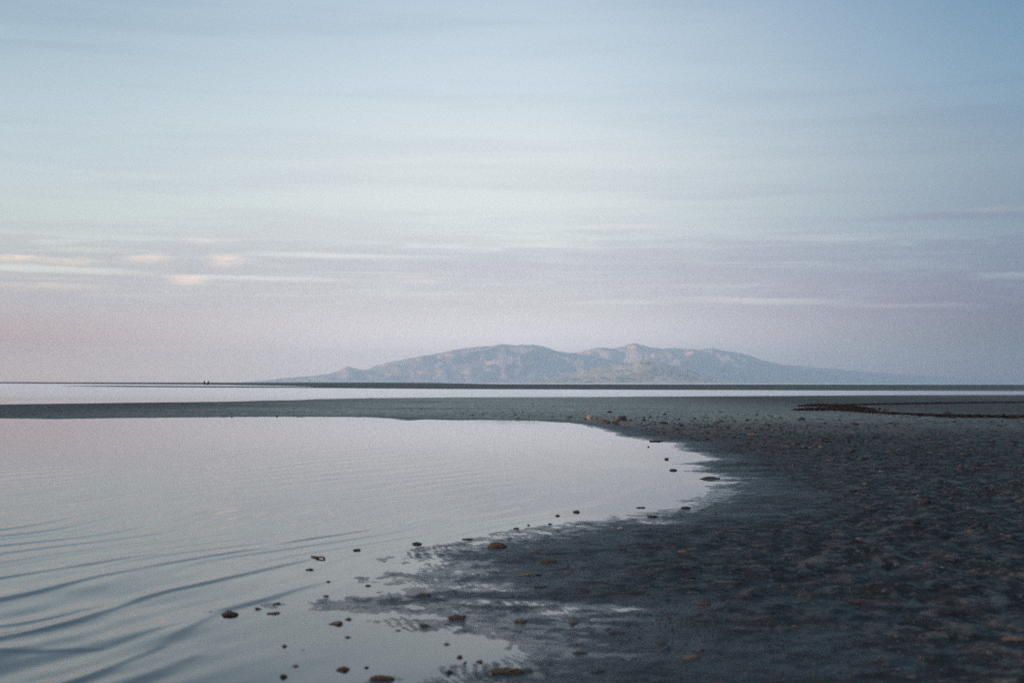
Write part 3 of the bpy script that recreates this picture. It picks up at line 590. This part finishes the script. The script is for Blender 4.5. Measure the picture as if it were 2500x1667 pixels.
ITEMS = [
 # name, x, y, width, height, material, kind, group, label
 ('mud_clod', 558, 1500, 46, 22, 'brown', 'weed', GW, "large brown clod with orange side standing alone in the shallow water"),
 ('mud_clod', 516, 1495, 18, 8, 'dark', 'clod', GW, "flat dark scrap just beside the large brown clod in the water"),
 ('stone', 629, 1485, 16, 8, 'red', 'stone', GW, "small dark reddish stone in water just right of the large brown clod"),
 ('mud_clod', 678, 1473, 22, 7, 'dark', 'clod', GW, "thin dark scrap by the last wave line in the water"),
 ('mud_clod', 670, 1497, 34, 8, 'dark', 'clod', GW, "long thin dark scrap lying low in the shallow water"),
 ('stone', 1018, 1328, 24, 12, 'dark', 'stone', GW, "dark wedge shaped stone standing in water near the shore edge"),
 ('stone', 871, 1342, 19, 9, 'dark', 'stone', GW, "dark pointed stone in open water beside the drifting twig"),
 ('stone', 755, 1391, 23, 11, 'dark', 'stone', GW, "dark oval stone in open water below the drifting twig"),
 ('stone', 800, 1420, 12, 7, 'dark', 'stone', GW, "tiny dark stone where a wave line ends at the fringe"),
 ('mud_clod', 822, 1522, 36, 14, 'tan', 'clod', GW, "orange brown clod at the tip of the lower dark tongue"),
 ('mud_clod', 851, 1511, 16, 10, 'dark', 'clod', GW, "small dark clod touching the orange brown clod"),
 ('stone', 848, 1556, 20, 9, 'red', 'stone', GW, "reddish flat stone in the lower pool below the orange clod"),
 ('stone', 695, 1578, 23, 12, 'dark', 'stone', GW, "dark rounded stone alone in the lower pool"),
 ('stone', 739, 1587, 11, 6, 'dark', 'stone', GW, "tiny dark stone just right of the dark rounded stone"),
 ('stone', 722, 1626, 19, 9, 'red', 'stone', GW, "reddish dark stone near the bottom edge of the lower pool"),
 ('stone', 691, 1652, 19, 16, 'dark', 'clod', GW, "dark upright lump at the bottom edge of the picture in the pool"),
 ('mud_clod', 838, 1634, 33, 16, 'brown', 'weed', GW, "ragged brown clod in the lower pool near the bottom edge"),
 ('stone', 895, 1629, 13, 10, 'dark', 'stone', GW, "small dark stone right of the ragged brown clod"),
 ('mud_clod', 930, 1657, 60, 22, 'brown', 'weed', GW, "broad dark brown heap cut by the bottom edge of the picture"),
 ('stone', 1121, 1604, 17, 14, 'red', 'stone', GW, "round reddish pebble in the lower pool near its right end"),
 ('stone', 1136, 1617, 11, 8, 'dark', 'stone', GW, "tiny dark pebble below the round reddish pebble"),
 ('stone', 1091, 1572, 15, 8, 'grey', 'stone', GW, "grey low stone alone in the right part of the lower pool"),
 ('mud_clod', 973, 1539, 17, 6, 'dark', 'clod', GF, "small thin dark clod on the edge of the lower pool"),
 ('mud_clod', 1098, 1641, 20, 14, 'dark', 'clod', GF, "dark clod at the left end of the muddy heap near the bottom"),
 ('mud_clod', 1171, 1616, 20, 12, 'brown', 'clod', GF, "dark brown clod above the muddy heap near the bottom"),
 ('mud_clod', 1245, 1640, 104, 24, 'brown', 'weed', GF, "widest muddy brown heap near the bottom centre"),
 ('mud_clod', 1215, 1336, 52, 28, 'brown', 'weed', GF, "tallest shaggy brown clod on the wet sand by the waterline"),
 ('mud_clod', 1340, 1372, 40, 17, 'brown', 'weed', GF, "shaggy brown clod second in size, right of the tallest one"),
 ('mud_clod', 1307, 1350, 26, 9, 'brown', 'clod', GF, "thin brown clod between the two shaggy brown clods"),
 ('mud_clod', 1296, 1403, 56, 14, 'tan', 'clod', GF, "long flat tan clod below the two shaggy brown clods"),
 ('mud_clod', 1384, 1395, 30, 8, 'tan', 'clod', GF, "faint flat orange clod right of the long tan clod"),
 ('mud_clod', 1118, 1508, 46, 20, 'brown', 'weed', GF, "rounded brown clod standing among the rippled puddles"),
 ('mud_clod', 1271, 1517, 34, 11, 'brown', 'clod', GF, "low brown clod right of the rounded one among the puddles"),
 ('mud_clod', 1036, 1453, 34, 14, 'brown', 'clod', GF, "brown clod on the upper dark tongue of rippled sand"),
 ('mud_clod', 1038, 1527, 30, 9, 'dark', 'clod', GF, "dark flat clod on the lower dark tongue of rippled sand"),
 ('mud_clod', 1400, 1520, 24, 8, 'red', 'clod', GF, "reddish thin clod at the right of the rippled puddles"),
 ('mud_clod', 1319, 1432, 38, 8, 'dark', 'clod', GF, "dark flat scrap on wet sand above the rippled puddles"),
 ('mud_clod', 899, 1430, 16, 8, 'dark', 'clod', GF, "dark clod at the left tip of the rippled sand"),
 ('mud_clod', 796, 1455, 14, 8, 'red', 'clod', GF, "small reddish clod at the far left end of a dark tongue"),
 ('stone', 1407, 1310, 16, 8, 'tan', 'stone', GF, "small tan stone on wet sand right of the tallest clod"),
 ('stone', 1243, 1318, 10, 6, 'tan', 'stone', GF, "tiny orange stone just above the tallest clod"),
 ('mud_clod', 1142, 1316, 30, 7, 'dark', 'clod', GF, "thin dark scrap on the waterline above the tallest clod"),
 ('stone', 1260, 1290, 17, 7, 'dark', 'stone', GF, "dark flat stone on the waterline, left of a row of dark stones"),
 ('stone', 1290, 1282, 9, 7, 'red', 'stone', GF, "tiny reddish stone on the waterline between two dark stones"),
 ('stone', 1343, 1279, 13, 6, 'dark', 'stone', GF, "small dark stone touching the waterline, right of the reddish one"),
 ('stone', 1361, 1259, 16, 7, 'dark', 'stone', GP, "dark flat stone in water, left one of a close pair"),
 ('stone', 1408, 1250, 18, 10, 'dark', 'stone', GP, "dark rounded stone in water, right one of a close pair"),
 ('stone', 1514, 1291, 17, 11, 'pale', 'stone', GF, "pale tipped stone on wet sand near the shoreline bend"),
 ('mud_clod', 1674, 1241, 24, 13, 'dark', 'clod', GP, "dark clod at the lower edge of the pool tip"),
 ('mud_clod', 1593, 1262, 28, 12, 'dark', 'clod', GP, "dark clod above the small bright puddle"),
 ('stone', 1667, 1351, 27, 16, 'tan', 'stone', GB, "tan topped stone with dark side alone on smooth sand"),
 ('mud_clod', 1516, 1340, 32, 8, 'dark', 'clod', GF, "dark flat streak like clod below the pale tipped stone"),
 ('mud_clod', 1734, 1169, 46, 13, 'dark', 'clod', GP, "long dark clod lying across the pool tip"),
 ('mud_clod', 1601, 1077, 40, 6, 'dark', 'clod', GP, "thin dark bar on the water under the far bank"),
 ('stone', 1627, 1121, 14, 8, 'dark', 'stone', GP, "small dark stone in water, upper of two off the pool tip"),
 ('stone', 1643, 1148, 20, 9, 'dark', 'stone', GP, "dark stone in water, lower of two off the pool tip"),
 ('stone', 1583, 1091, 7, 5, 'dark', 'stone', GP, "tiny dark stone in water below the thin dark bar"),
 ('stone', 1565, 1239, 24, 6, 'dark', 'clod', GP, "thin dark scrap in water off the lower shore"),
 ('stone', 1440, 1022, 17, 15, 'pale', 'stone', GR, "palest rock at the left end of the far rock cluster"),
 ('stone', 1456, 1024, 13, 9, 'grey', 'stone', GR, "grey rock next to the palest rock in the far cluster"),
 ('stone', 1470, 1028, 22, 10, 'tan', 'stone', GR, "flat tan rock in the middle of the far cluster"),
 ('stone', 1484, 1033, 14, 7, 'brown', 'stone', GR, "small brown rock at the water side of the far cluster"),
 ('stone', 1503, 1032, 22, 12, 'tan', 'stone', GR, "orange tan rock at the right part of the far cluster"),
 ('stone', 1519, 1027, 20, 13, 'dark', 'stone', GR, "dark rock behind the orange tan rock in the far cluster"),
 ('stone', 1536, 1027, 13, 9, 'tan', 'stone', GR, "small tan rock at the right end of the far cluster"),
 ('stone', 1489, 1008, 12, 5, 'dark', 'stone', GR, "small dark rock set back behind the far cluster"),
 ('stone', 1619, 1031, 22, 7, 'dark', 'clod', GR, "dark flat rock apart to the right of the far cluster"),
 ('stone', 1836, 1062, 24, 9, 'tan', 'clod', GB, "tan lump alone above the row of tan lumps"),
 ('stone', 1916, 1090, 22, 9, 'tan', 'clod', GB, "leftmost tan lump of the row on the dark bank"),
 ('stone', 1962, 1091, 15, 8, 'tan', 'clod', GB, "second tan lump of the row on the dark bank"),
 ('stone', 1979, 1093, 13, 8, 'tan', 'clod', GB, "third tan lump of the row on the dark bank"),
 ('stone', 2005, 1095, 16, 8, 'tan', 'clod', GB, "rightmost tan lump of the row on the dark bank"),
 ('stone', 2025, 1124, 15, 9, 'tan', 'stone', GB, "single tan stone below the right end of the row"),
 ('stone', 2106, 1119, 14, 7, 'pale', 'stone', GB, "small pale stone right of the single tan stone"),
 ('stone', 2169, 1105, 16, 9, 'grey', 'stone', GB, "greyish stone farthest back on the right bank"),
 ('stone', 2093, 1203, 16, 8, 'grey', 'stone', GB, "lone greyish stone on the middle of the right bank"),
 ('stone', 2377, 1202, 15, 8, 'grey', 'stone', GB, "lone greyish stone near the right edge of the bank"),
 ('stone', 1935, 1262, 18, 10, 'tan', 'stone', GB, "tan stone alone below the middle of the bank"),
 ('stone', 2100, 1315, 26, 9, 'grey', 'clod', GB, "flat grey chip, broadest on the dark lower bank"),
 ('stone', 2222, 1299, 11, 7, 'pale', 'stone', GB, "tiny pale stone right of the flat grey chip"),
 ('stone', 2025, 1337, 18, 8, 'red', 'stone', GB, "pinkish stone left of the flat grey chip"),
 ('mud_clod', 2376, 1302, 44, 16, 'brown', 'weed', GB, "ragged brown clod near the right edge of the picture"),
 ('stone', 2299, 1379, 18, 8, 'grey', 'stone', GB, "grey stone below the ragged brown clod"),
 ('mud_clod', 2480, 1560, 66, 22, 'tan', 'clod', GB, "tan clod cut by the right edge of the picture"),
 ('mud_clod', 2219, 1594, 92, 12, 'dark', 'clod', GB, "long low dark ridge of mud in the lower right corner"),
 ('stone', 2006, 1466, 12, 7, 'grey', 'stone', GB, "small grey stone left of the long thin dark scrap"),
 ('mud_clod', 2113, 1477, 110, 5, 'dark', 'weed', GB, "long thin dark scrap on the lower bank"),
 ('mud_clod', 1719, 1471, 34, 10, 'red', 'clod', GB, "dark reddish clod at the right end of the blue puddle streak"),
 ('mud_clod', 1613, 1571, 30, 11, 'brown', 'clod', GB, "dark brown clod above the tan mound near the bottom"),
 ('mud_clod', 1687, 1606, 48, 16, 'tan', 'clod', GB, "tan mound near the bottom right of centre"),
 ('mud_clod', 1457, 1639, 32, 11, 'dark', 'clod', GB, "dark clod near the bottom, right of the widest heap"),
 ('mud_clod', 1416, 1593, 38, 9, 'dark', 'clod', GB, "dark flat clod above the widest muddy heap"),
 ('mud_clod', 1796, 1508, 52, 8, 'dark', 'clod', GB, "thin dark scrap on smooth sand below the reddish clod"),
 ('mud_clod', 1506, 1546, 48, 9, 'dark', 'clod', GB, "dark flat scrap just under the blue puddle streak"),
]
CATS = {'stone': 'stone', 'mud_clod': 'mud clod'}
for i, (nm, px, py, w, h, mk, kd, gp, lb) in enumerate(ITEMS):
    place(nm, px, py, w, h, mk, lb, 100 + i, kd, CATS[nm], gp)

# a twig drifting in the shallows
def twig(p0, p1, label):
    x0, y0 = map(float, g(*p0)); x1, y1 = map(float, g(*p1))
    a, b = Vector((x0, y0, 0.004)), Vector((x1, y1, 0.007))
    bm = bmesh.new(); n, k = 9, 7; rr = random.Random(5); rings = []
    d = (b - a).normalized(); u = d.cross(Vector((0, 0, 1))).normalized(); w = u.cross(d)
    for i in range(n):
        t = i / (n - 1); c = a.lerp(b, t) + u * 0.004 * math.sin(t * 7) + w * 0.002 * math.sin(t * 11)
        r = (0.0032 + 0.0022 * t) * rr.uniform(.85, 1.15)
        rings.append([bm.verts.new(c + (u * math.cos(6.283 * j / k) + w * math.sin(6.283 * j / k)) * r) for j in range(k)])
    for i in range(n - 1):
        for j in range(k): bm.faces.new((rings[i][j], rings[i][(j + 1) % k], rings[i + 1][(j + 1) % k], rings[i + 1][j]))
    bm.faces.new(rings[0][::-1]); bm.faces.new(rings[-1])
    q0 = a.lerp(b, 0.45); tip = q0 + u * 0.02 + d * 0.014 + w * 0.006     # stub of a side shoot
    base = [bm.verts.new(q0 + (d * math.cos(6.283 * j / 5) + w * math.sin(6.283 * j / 5)) * 0.0025) for j in range(5)]
    tv = bm.verts.new(tip)
    for j in range(5): bm.faces.new((base[j], base[(j + 1) % 5], tv))
    bmesh.ops.recalc_face_normals(bm, faces=bm.faces)
    me = bpy.data.meshes.new("twig"); bm.to_mesh(me); bm.free(); me.materials.append(MATS['brown'])
    obj("twig", me, label=label, cat="twig")
twig((760, 1359), (793, 1364.5), "thin brown twig drifting in the shallow water between waves")

# loose crumbs all over the bank, too many and too small to count
def crumbs(n, seed):
    r = np.random.default_rng(seed)
    az = r.uniform(-22, 22, n * 2); dy = r.uniform(45, 760, n * 2) ** 1.0
    d = K / dy; x = np.sin(np.radians(az)) * d; y = np.cos(np.radians(az)) * d
    h = height(x, y); dens = 0.5 + fbm(x * 0.7, y * 0.7, 3, 95)
    keep = (h > 0.004) & (r.random(n * 2) < dens * 1.2) & (d < 60)
    x, y, h, d = x[keep][:n], y[keep][:n], h[keep][:n], d[keep][:n]; n = len(x)
    s = r.lognormal(0, 0.45, n) * (0.0028 + 0.00035 * d)
    base = np.array([(1, 0, 0), (-1, 0, 0), (0, 1, 0), (0, -1, 0), (0, 0, 1)], float)
    V = base[None] * np.stack([s, s * .8, s * .6], -1)[:, None, :] * r.uniform(0.6, 1.3, (n, 5, 1))
    a = r.random(n) * 6.283; c, si = np.cos(a)[:, None], np.sin(a)[:, None]
    V = np.stack([V[..., 0] * c - V[..., 1] * si, V[..., 0] * si + V[..., 1] * c, V[..., 2]], -1) + np.stack([x, y, h - s * .1], -1)[:, None, :]
    f = np.array([(0, 2, 4), (2, 1, 4), (1, 3, 4), (3, 0, 4)])
    F = (np.arange(n) * 5)[:, None, None] + f[None]
    return V.reshape(-1, 3), F.reshape(-1, 3)
M_crumb, t = newmat("mud_crumbs")
isl = t.new('ShaderNodeNewGeometry').outputs['Random Per Island']
cc = t.ramp(isl, [(0.0, (0.012, 0.012, 0.013, 1)), (0.6, (0.032, 0.033, 0.033, 1)), (0.9, (0.060, 0.058, 0.054, 1)), (0.98, (0.10, 0.082, 0.06, 1)), (1.0, (0.14, 0.13, 0.12, 1))])
principled(t, cc, 0.85, 0.3)
V, F = crumbs(15000, 12)
obj("mud_crumbs", mesh_np("mud_crumbs", V, F, M_crumb, False), kind="stuff", label="fine crumbs of dried mud scattered over the bank", cat="gravel")

def clods(n, seed):
    r = np.random.default_rng(seed)
    az = r.uniform(-2, 23, n * 6); dy = r.uniform(60, 740, n * 6)
    d = K / dy; x = np.sin(np.radians(az)) * d; y = np.cos(np.radians(az)) * d
    h = height(x, y); dens = 0.35 + 1.5 * fbm(x * 0.45, y * 0.45, 3, 97)
    edge = np.exp(-((x - 3.0) / 2.6) ** 2 - ((y - 25.0) / 7.0) ** 2) * 1.6
    keep = (h > 0.012) & (r.random(n * 6) < (dens * sstep(0.01, 0.06, h) * sstep(5.0, 12.0, d) * sstep(44.0, 26.0, d) + edge) * 0.9)
    x, y, h, d = x[keep][:n], y[keep][:n], h[keep][:n], d[keep][:n]; n = len(x)
    bm = bmesh.new(); bmesh.ops.create_icosphere(bm, subdivisions=1, radius=1.0)
    B = np.array([v.co[:] for v in bm.verts]); Fb = np.array([[v.index for v in f.verts] for f in bm.faces]); bm.free()
    s = r.lognormal(0, 0.45, n) * (0.006 + 0.0006 * d)
    V = B[None] * (1 + r.normal(0, 0.28, (n, len(B), 1))) * np.stack([s, s * r.uniform(.6, 1, n), s * r.uniform(.25, .55, n)], -1)[:, None, :]
    a = r.random(n) * 6.283; c, si = np.cos(a)[:, None], np.sin(a)[:, None]
    V = np.stack([V[..., 0] * c - V[..., 1] * si, V[..., 0] * si + V[..., 1] * c, V[..., 2]], -1) + np.stack([x, y, h - s * .05], -1)[:, None, :]
    return V.reshape(-1, 3), ((np.arange(n) * len(B))[:, None, None] + Fb[None]).reshape(-1, 3)
V, F = clods(9000, 21)
obj("mud_lumps", mesh_np("mud_lumps", V, F, M_crumb, True), kind="stuff", label="small rough lumps of mud crusting the dark bank", cat="gravel")

# ------------------------------------------------------------------ people on the far spit
def plain(name, c, rough=0.9):
    m, t = newmat(name)
    p = t.new('ShaderNodeTexCoord').outputs['Object']; n = t.noise(p, 9.0, 3, 0.6)
    principled(t, t.mix(n, tuple(v * .8 for v in c) + (1,), tuple(v * 1.15 for v in c) + (1,)), rough, 0.3); return m
SKIN = plain("skin", (0.30, 0.19, 0.14), 0.6); HAIR = plain("dark_hair", (0.02, 0.016, 0.014))
def skin_mesh(name, J, E, Rr, root, mat, parent=None, sub=1):
    keys = list(J); idx = {k: i for i, k in enumerate(keys)}
    me = bpy.data.meshes.new(name); me.from_pydata([J[k] for k in keys], [(idx[a], idx[b]) for a, b in E], [])
    me.materials.append(mat)
    o = obj(name, me, parent)
    o.modifiers.new("skin", 'SKIN').use_smooth_shade = True
    for k in keys:
        s = me.skin_vertices[0].data[idx[k]]; r = Rr[k]; s.radius = (r, r) if not isinstance(r, tuple) else r; s.use_root = (k == root)
    if sub: o.modifiers.new("smooth", 'SUBSURF').levels = sub; o.modifiers[-1].render_levels = sub
    return o
def person(px, py_feet, dist, rz, J, jacket, legs, label):
    d = ray(px, py_feet); az = math.atan2(d[0], d[1]); x, y = math.sin(az) * dist, math.cos(az) * dist
    root = obj("person", None, label=label, cat="person", group="people on the far spit")
    root.location = (x, y, ground_z(x, y)); root.rotation_euler = (0, 0, rz)
    Rr = {'pel': .13, 'waist': .125, 'chest': .15, 'neck': .055, 'head': .085, 'crown': .085, 'shL': .07, 'shR': .07, 'elL': .047, 'elR': .047, 'wrL': .032, 'wrR': .032, 'plL': .036, 'plR': .036,
          'hipL': .095, 'hipR': .095, 'knL': .062, 'knR': .062, 'anL': .042, 'anR': .042, 'toeL': .038, 'toeR': .038}
    E = [('pel', 'waist'), ('waist', 'chest'), ('chest', 'neck'), ('neck', 'head'), ('head', 'crown')]
    for s in 'LR':
        E += [('chest', 'sh' + s), ('sh' + s, 'el' + s), ('el' + s, 'wr' + s), ('wr' + s, 'pl' + s), ('pel', 'hip' + s), ('hip' + s, 'kn' + s), ('kn' + s, 'an' + s), ('an' + s, 'toe' + s)]
    J = dict(J)
    for s in 'LR':       # five fingers rooted in the palm
        w, p = Vector(J['wr' + s]), Vector(J['pl' + s]); f = (p - w).normalized(); side = Vector((0, 1, 0)).cross(f)
        if side.length < .1: side = Vector((1, 0, 0))
        side.normalize()
        for k, (off, ln) in enumerate([(-.032, .070), (-.011, .080), (.011, .076), (.031, .060), (-.05, .035)]):
            b = p + side * off * (1 if k < 4 else .9) + f * (.02 if k < 4 else -.035); e = b + f * ln * .6 + (side * -.02 if k == 4 else Vector()); e2 = e + f * ln * .4 + Vector((0, -.012, 0))
            for q, vv in (('a', b), ('b', e), ('c', e2)): J[f'f{k}{q}{s}'] = tuple(vv); Rr[f'f{k}{q}{s}'] = .0095
            E += [('pl' + s, f'f{k}a{s}'), (f'f{k}a{s}', f'f{k}b{s}'), (f'f{k}b{s}', f'f{k}c{s}')]
    skin_mesh("body", J, E, Rr, 'pel', SKIN, root)
    torso = ['pel', 'waist', 'chest', 'neck'] + [a + s for a in ('sh', 'el', 'wr') for s in 'LR']
    JJ = {k: J[k] for k in torso}; JJ['neck'] = tuple(Vector(J['chest']).lerp(Vector(J['neck']), .7))
    for s in 'LR': JJ['wr' + s] = tuple(Vector(J['el' + s]).lerp(Vector(J['wr' + s]), .88))
    skin_mesh("jacket", JJ, [e for e in E if e[0] in JJ and e[1] in JJ], {k: Rr[k] + .028 for k in JJ}, 'pel', jacket, root)
    lg = ['pel'] + [a + s for a in ('hip', 'kn', 'an') for s in 'LR']
    skin_mesh("trousers", {k: J[k] for k in lg}, [e for e in E if e[0] in lg and e[1] in lg], {k: Rr[k] + .022 for k in lg}, 'pel', legs, root)
    h, c = Vector(J['head']), Vector(J['crown'])
    skin_mesh("hair", {'a': tuple(h.lerp(c, .55) + Vector((0, .03, 0))), 'b': tuple(c + Vector((0, .012, .02)))}, [('a', 'b')], {'a': .088, 'b': .082}, 'a', HAIR, root)
    # nose and brow give the face its front
    skin_mesh("nose", {'a': tuple(h.lerp(c, .25) + Vector((0, -.085, 0))), 'b': tuple(h.lerp(c, .0) + Vector((0, -.105, 0)))}, [('a', 'b')], {'a': .010, 'b': .016}, 'a', SKIN, root)
    return root
STAND = {'pel': (0, 0, .95), 'waist': (0, 0, 1.10), 'chest': (0, .01, 1.34), 'neck': (0, 0, 1.50), 'head': (0, -.015, 1.60), 'crown': (0, -.005, 1.70)}
for s, k in (('L', -1), ('R', 1)):
    STAND.update({'sh' + s: (k * .19, .01, 1.42), 'el' + s: (k * .25, .03, 1.14), 'wr' + s: (k * .25, -.05, .90), 'pl' + s: (k * .25, -.06, .83),
                  'hip' + s: (k * .10, 0, .90), 'kn' + s: (k * .11, -.02, .50), 'an' + s: (k * .12, .01, .08), 'toe' + s: (k * .14, -.15, .04)})
STAND2 = dict(STAND); STAND2.update({'elR': (.27, -.08, 1.18), 'wrR': (.14, -.26, 1.26), 'plR': (.10, -.29, 1.32), 'knL': (-.13, -.10, .50), 'anL': (-.14, .06, .08), 'toeL': (-.15, -.10, .04)})
BEND = {'pel': (0, 0, .55), 'waist': (0, -.10, .68), 'chest': (0, -.26, .88), 'neck': (0, -.34, 1.03), 'head': (0, -.39, 1.12), 'crown': (0, -.40, 1.22)}
for s, k in (('L', -1), ('R', 1)):
    BEND.update({'sh' + s: (k * .19, -.28, .95), 'el' + s: (k * .24, -.42, .70), 'wr' + s: (k * .16, -.56, .50), 'pl' + s: (k * .14, -.60, .44),
                 'hip' + s: (k * .11, 0, .52), 'kn' + s: (k * .18, -.36, .50), 'an' + s: (k * .15, -.05, .08), 'toe' + s: (k * .17, -.21, .04)})
PD = 510.0
person(499, 934, PD, R(200), STAND, plain("maroon_jacket", (0.07, 0.018, 0.022)), plain("black_trousers", (0.02, 0.02, 0.024)), "person in dark maroon jacket standing a little apart on the far spit")
person(505, 934, PD + 2, R(80), BEND, plain("black_coat", (0.018, 0.016, 0.022)), plain("dark_trousers", (0.022, 0.022, 0.026)), "person in black crouching forward beside a standing companion on the far spit")
person(509.6, 934, PD, R(170), STAND2, plain("grey_coat", (0.06, 0.06, 0.07)), plain("navy_trousers", (0.022, 0.024, 0.032)), "person in grey coat standing next to the crouching one on the far spit")

# ------------------------------------------------------------------ evening haze over the lake
M_haze, t = newmat("haze")
pv = t.new('ShaderNodeVolumePrincipled')
pv.inputs['Color'].default_value = (0.93, 0.975, 1.0, 1); pv.inputs['Density'].default_value = 8.5e-5; pv.inputs['Anisotropy'].default_value = 0.86
t.l.new(pv.outputs[0], t.out.inputs['Volume'])
bm = bmesh.new(); bmesh.ops.create_cube(bm, size=1.0)
for v in bm.verts: v.co = Vector((v.co.x * 44000, v.co.y * 44000, -3.0 if v.co.z < 0 else 490.0))
me = bpy.data.meshes.new("haze"); bm.to_mesh(me); bm.free(); me.materials.append(M_haze)
obj("haze", me, kind="stuff", label="thin evening haze hanging over the lake", cat="haze")
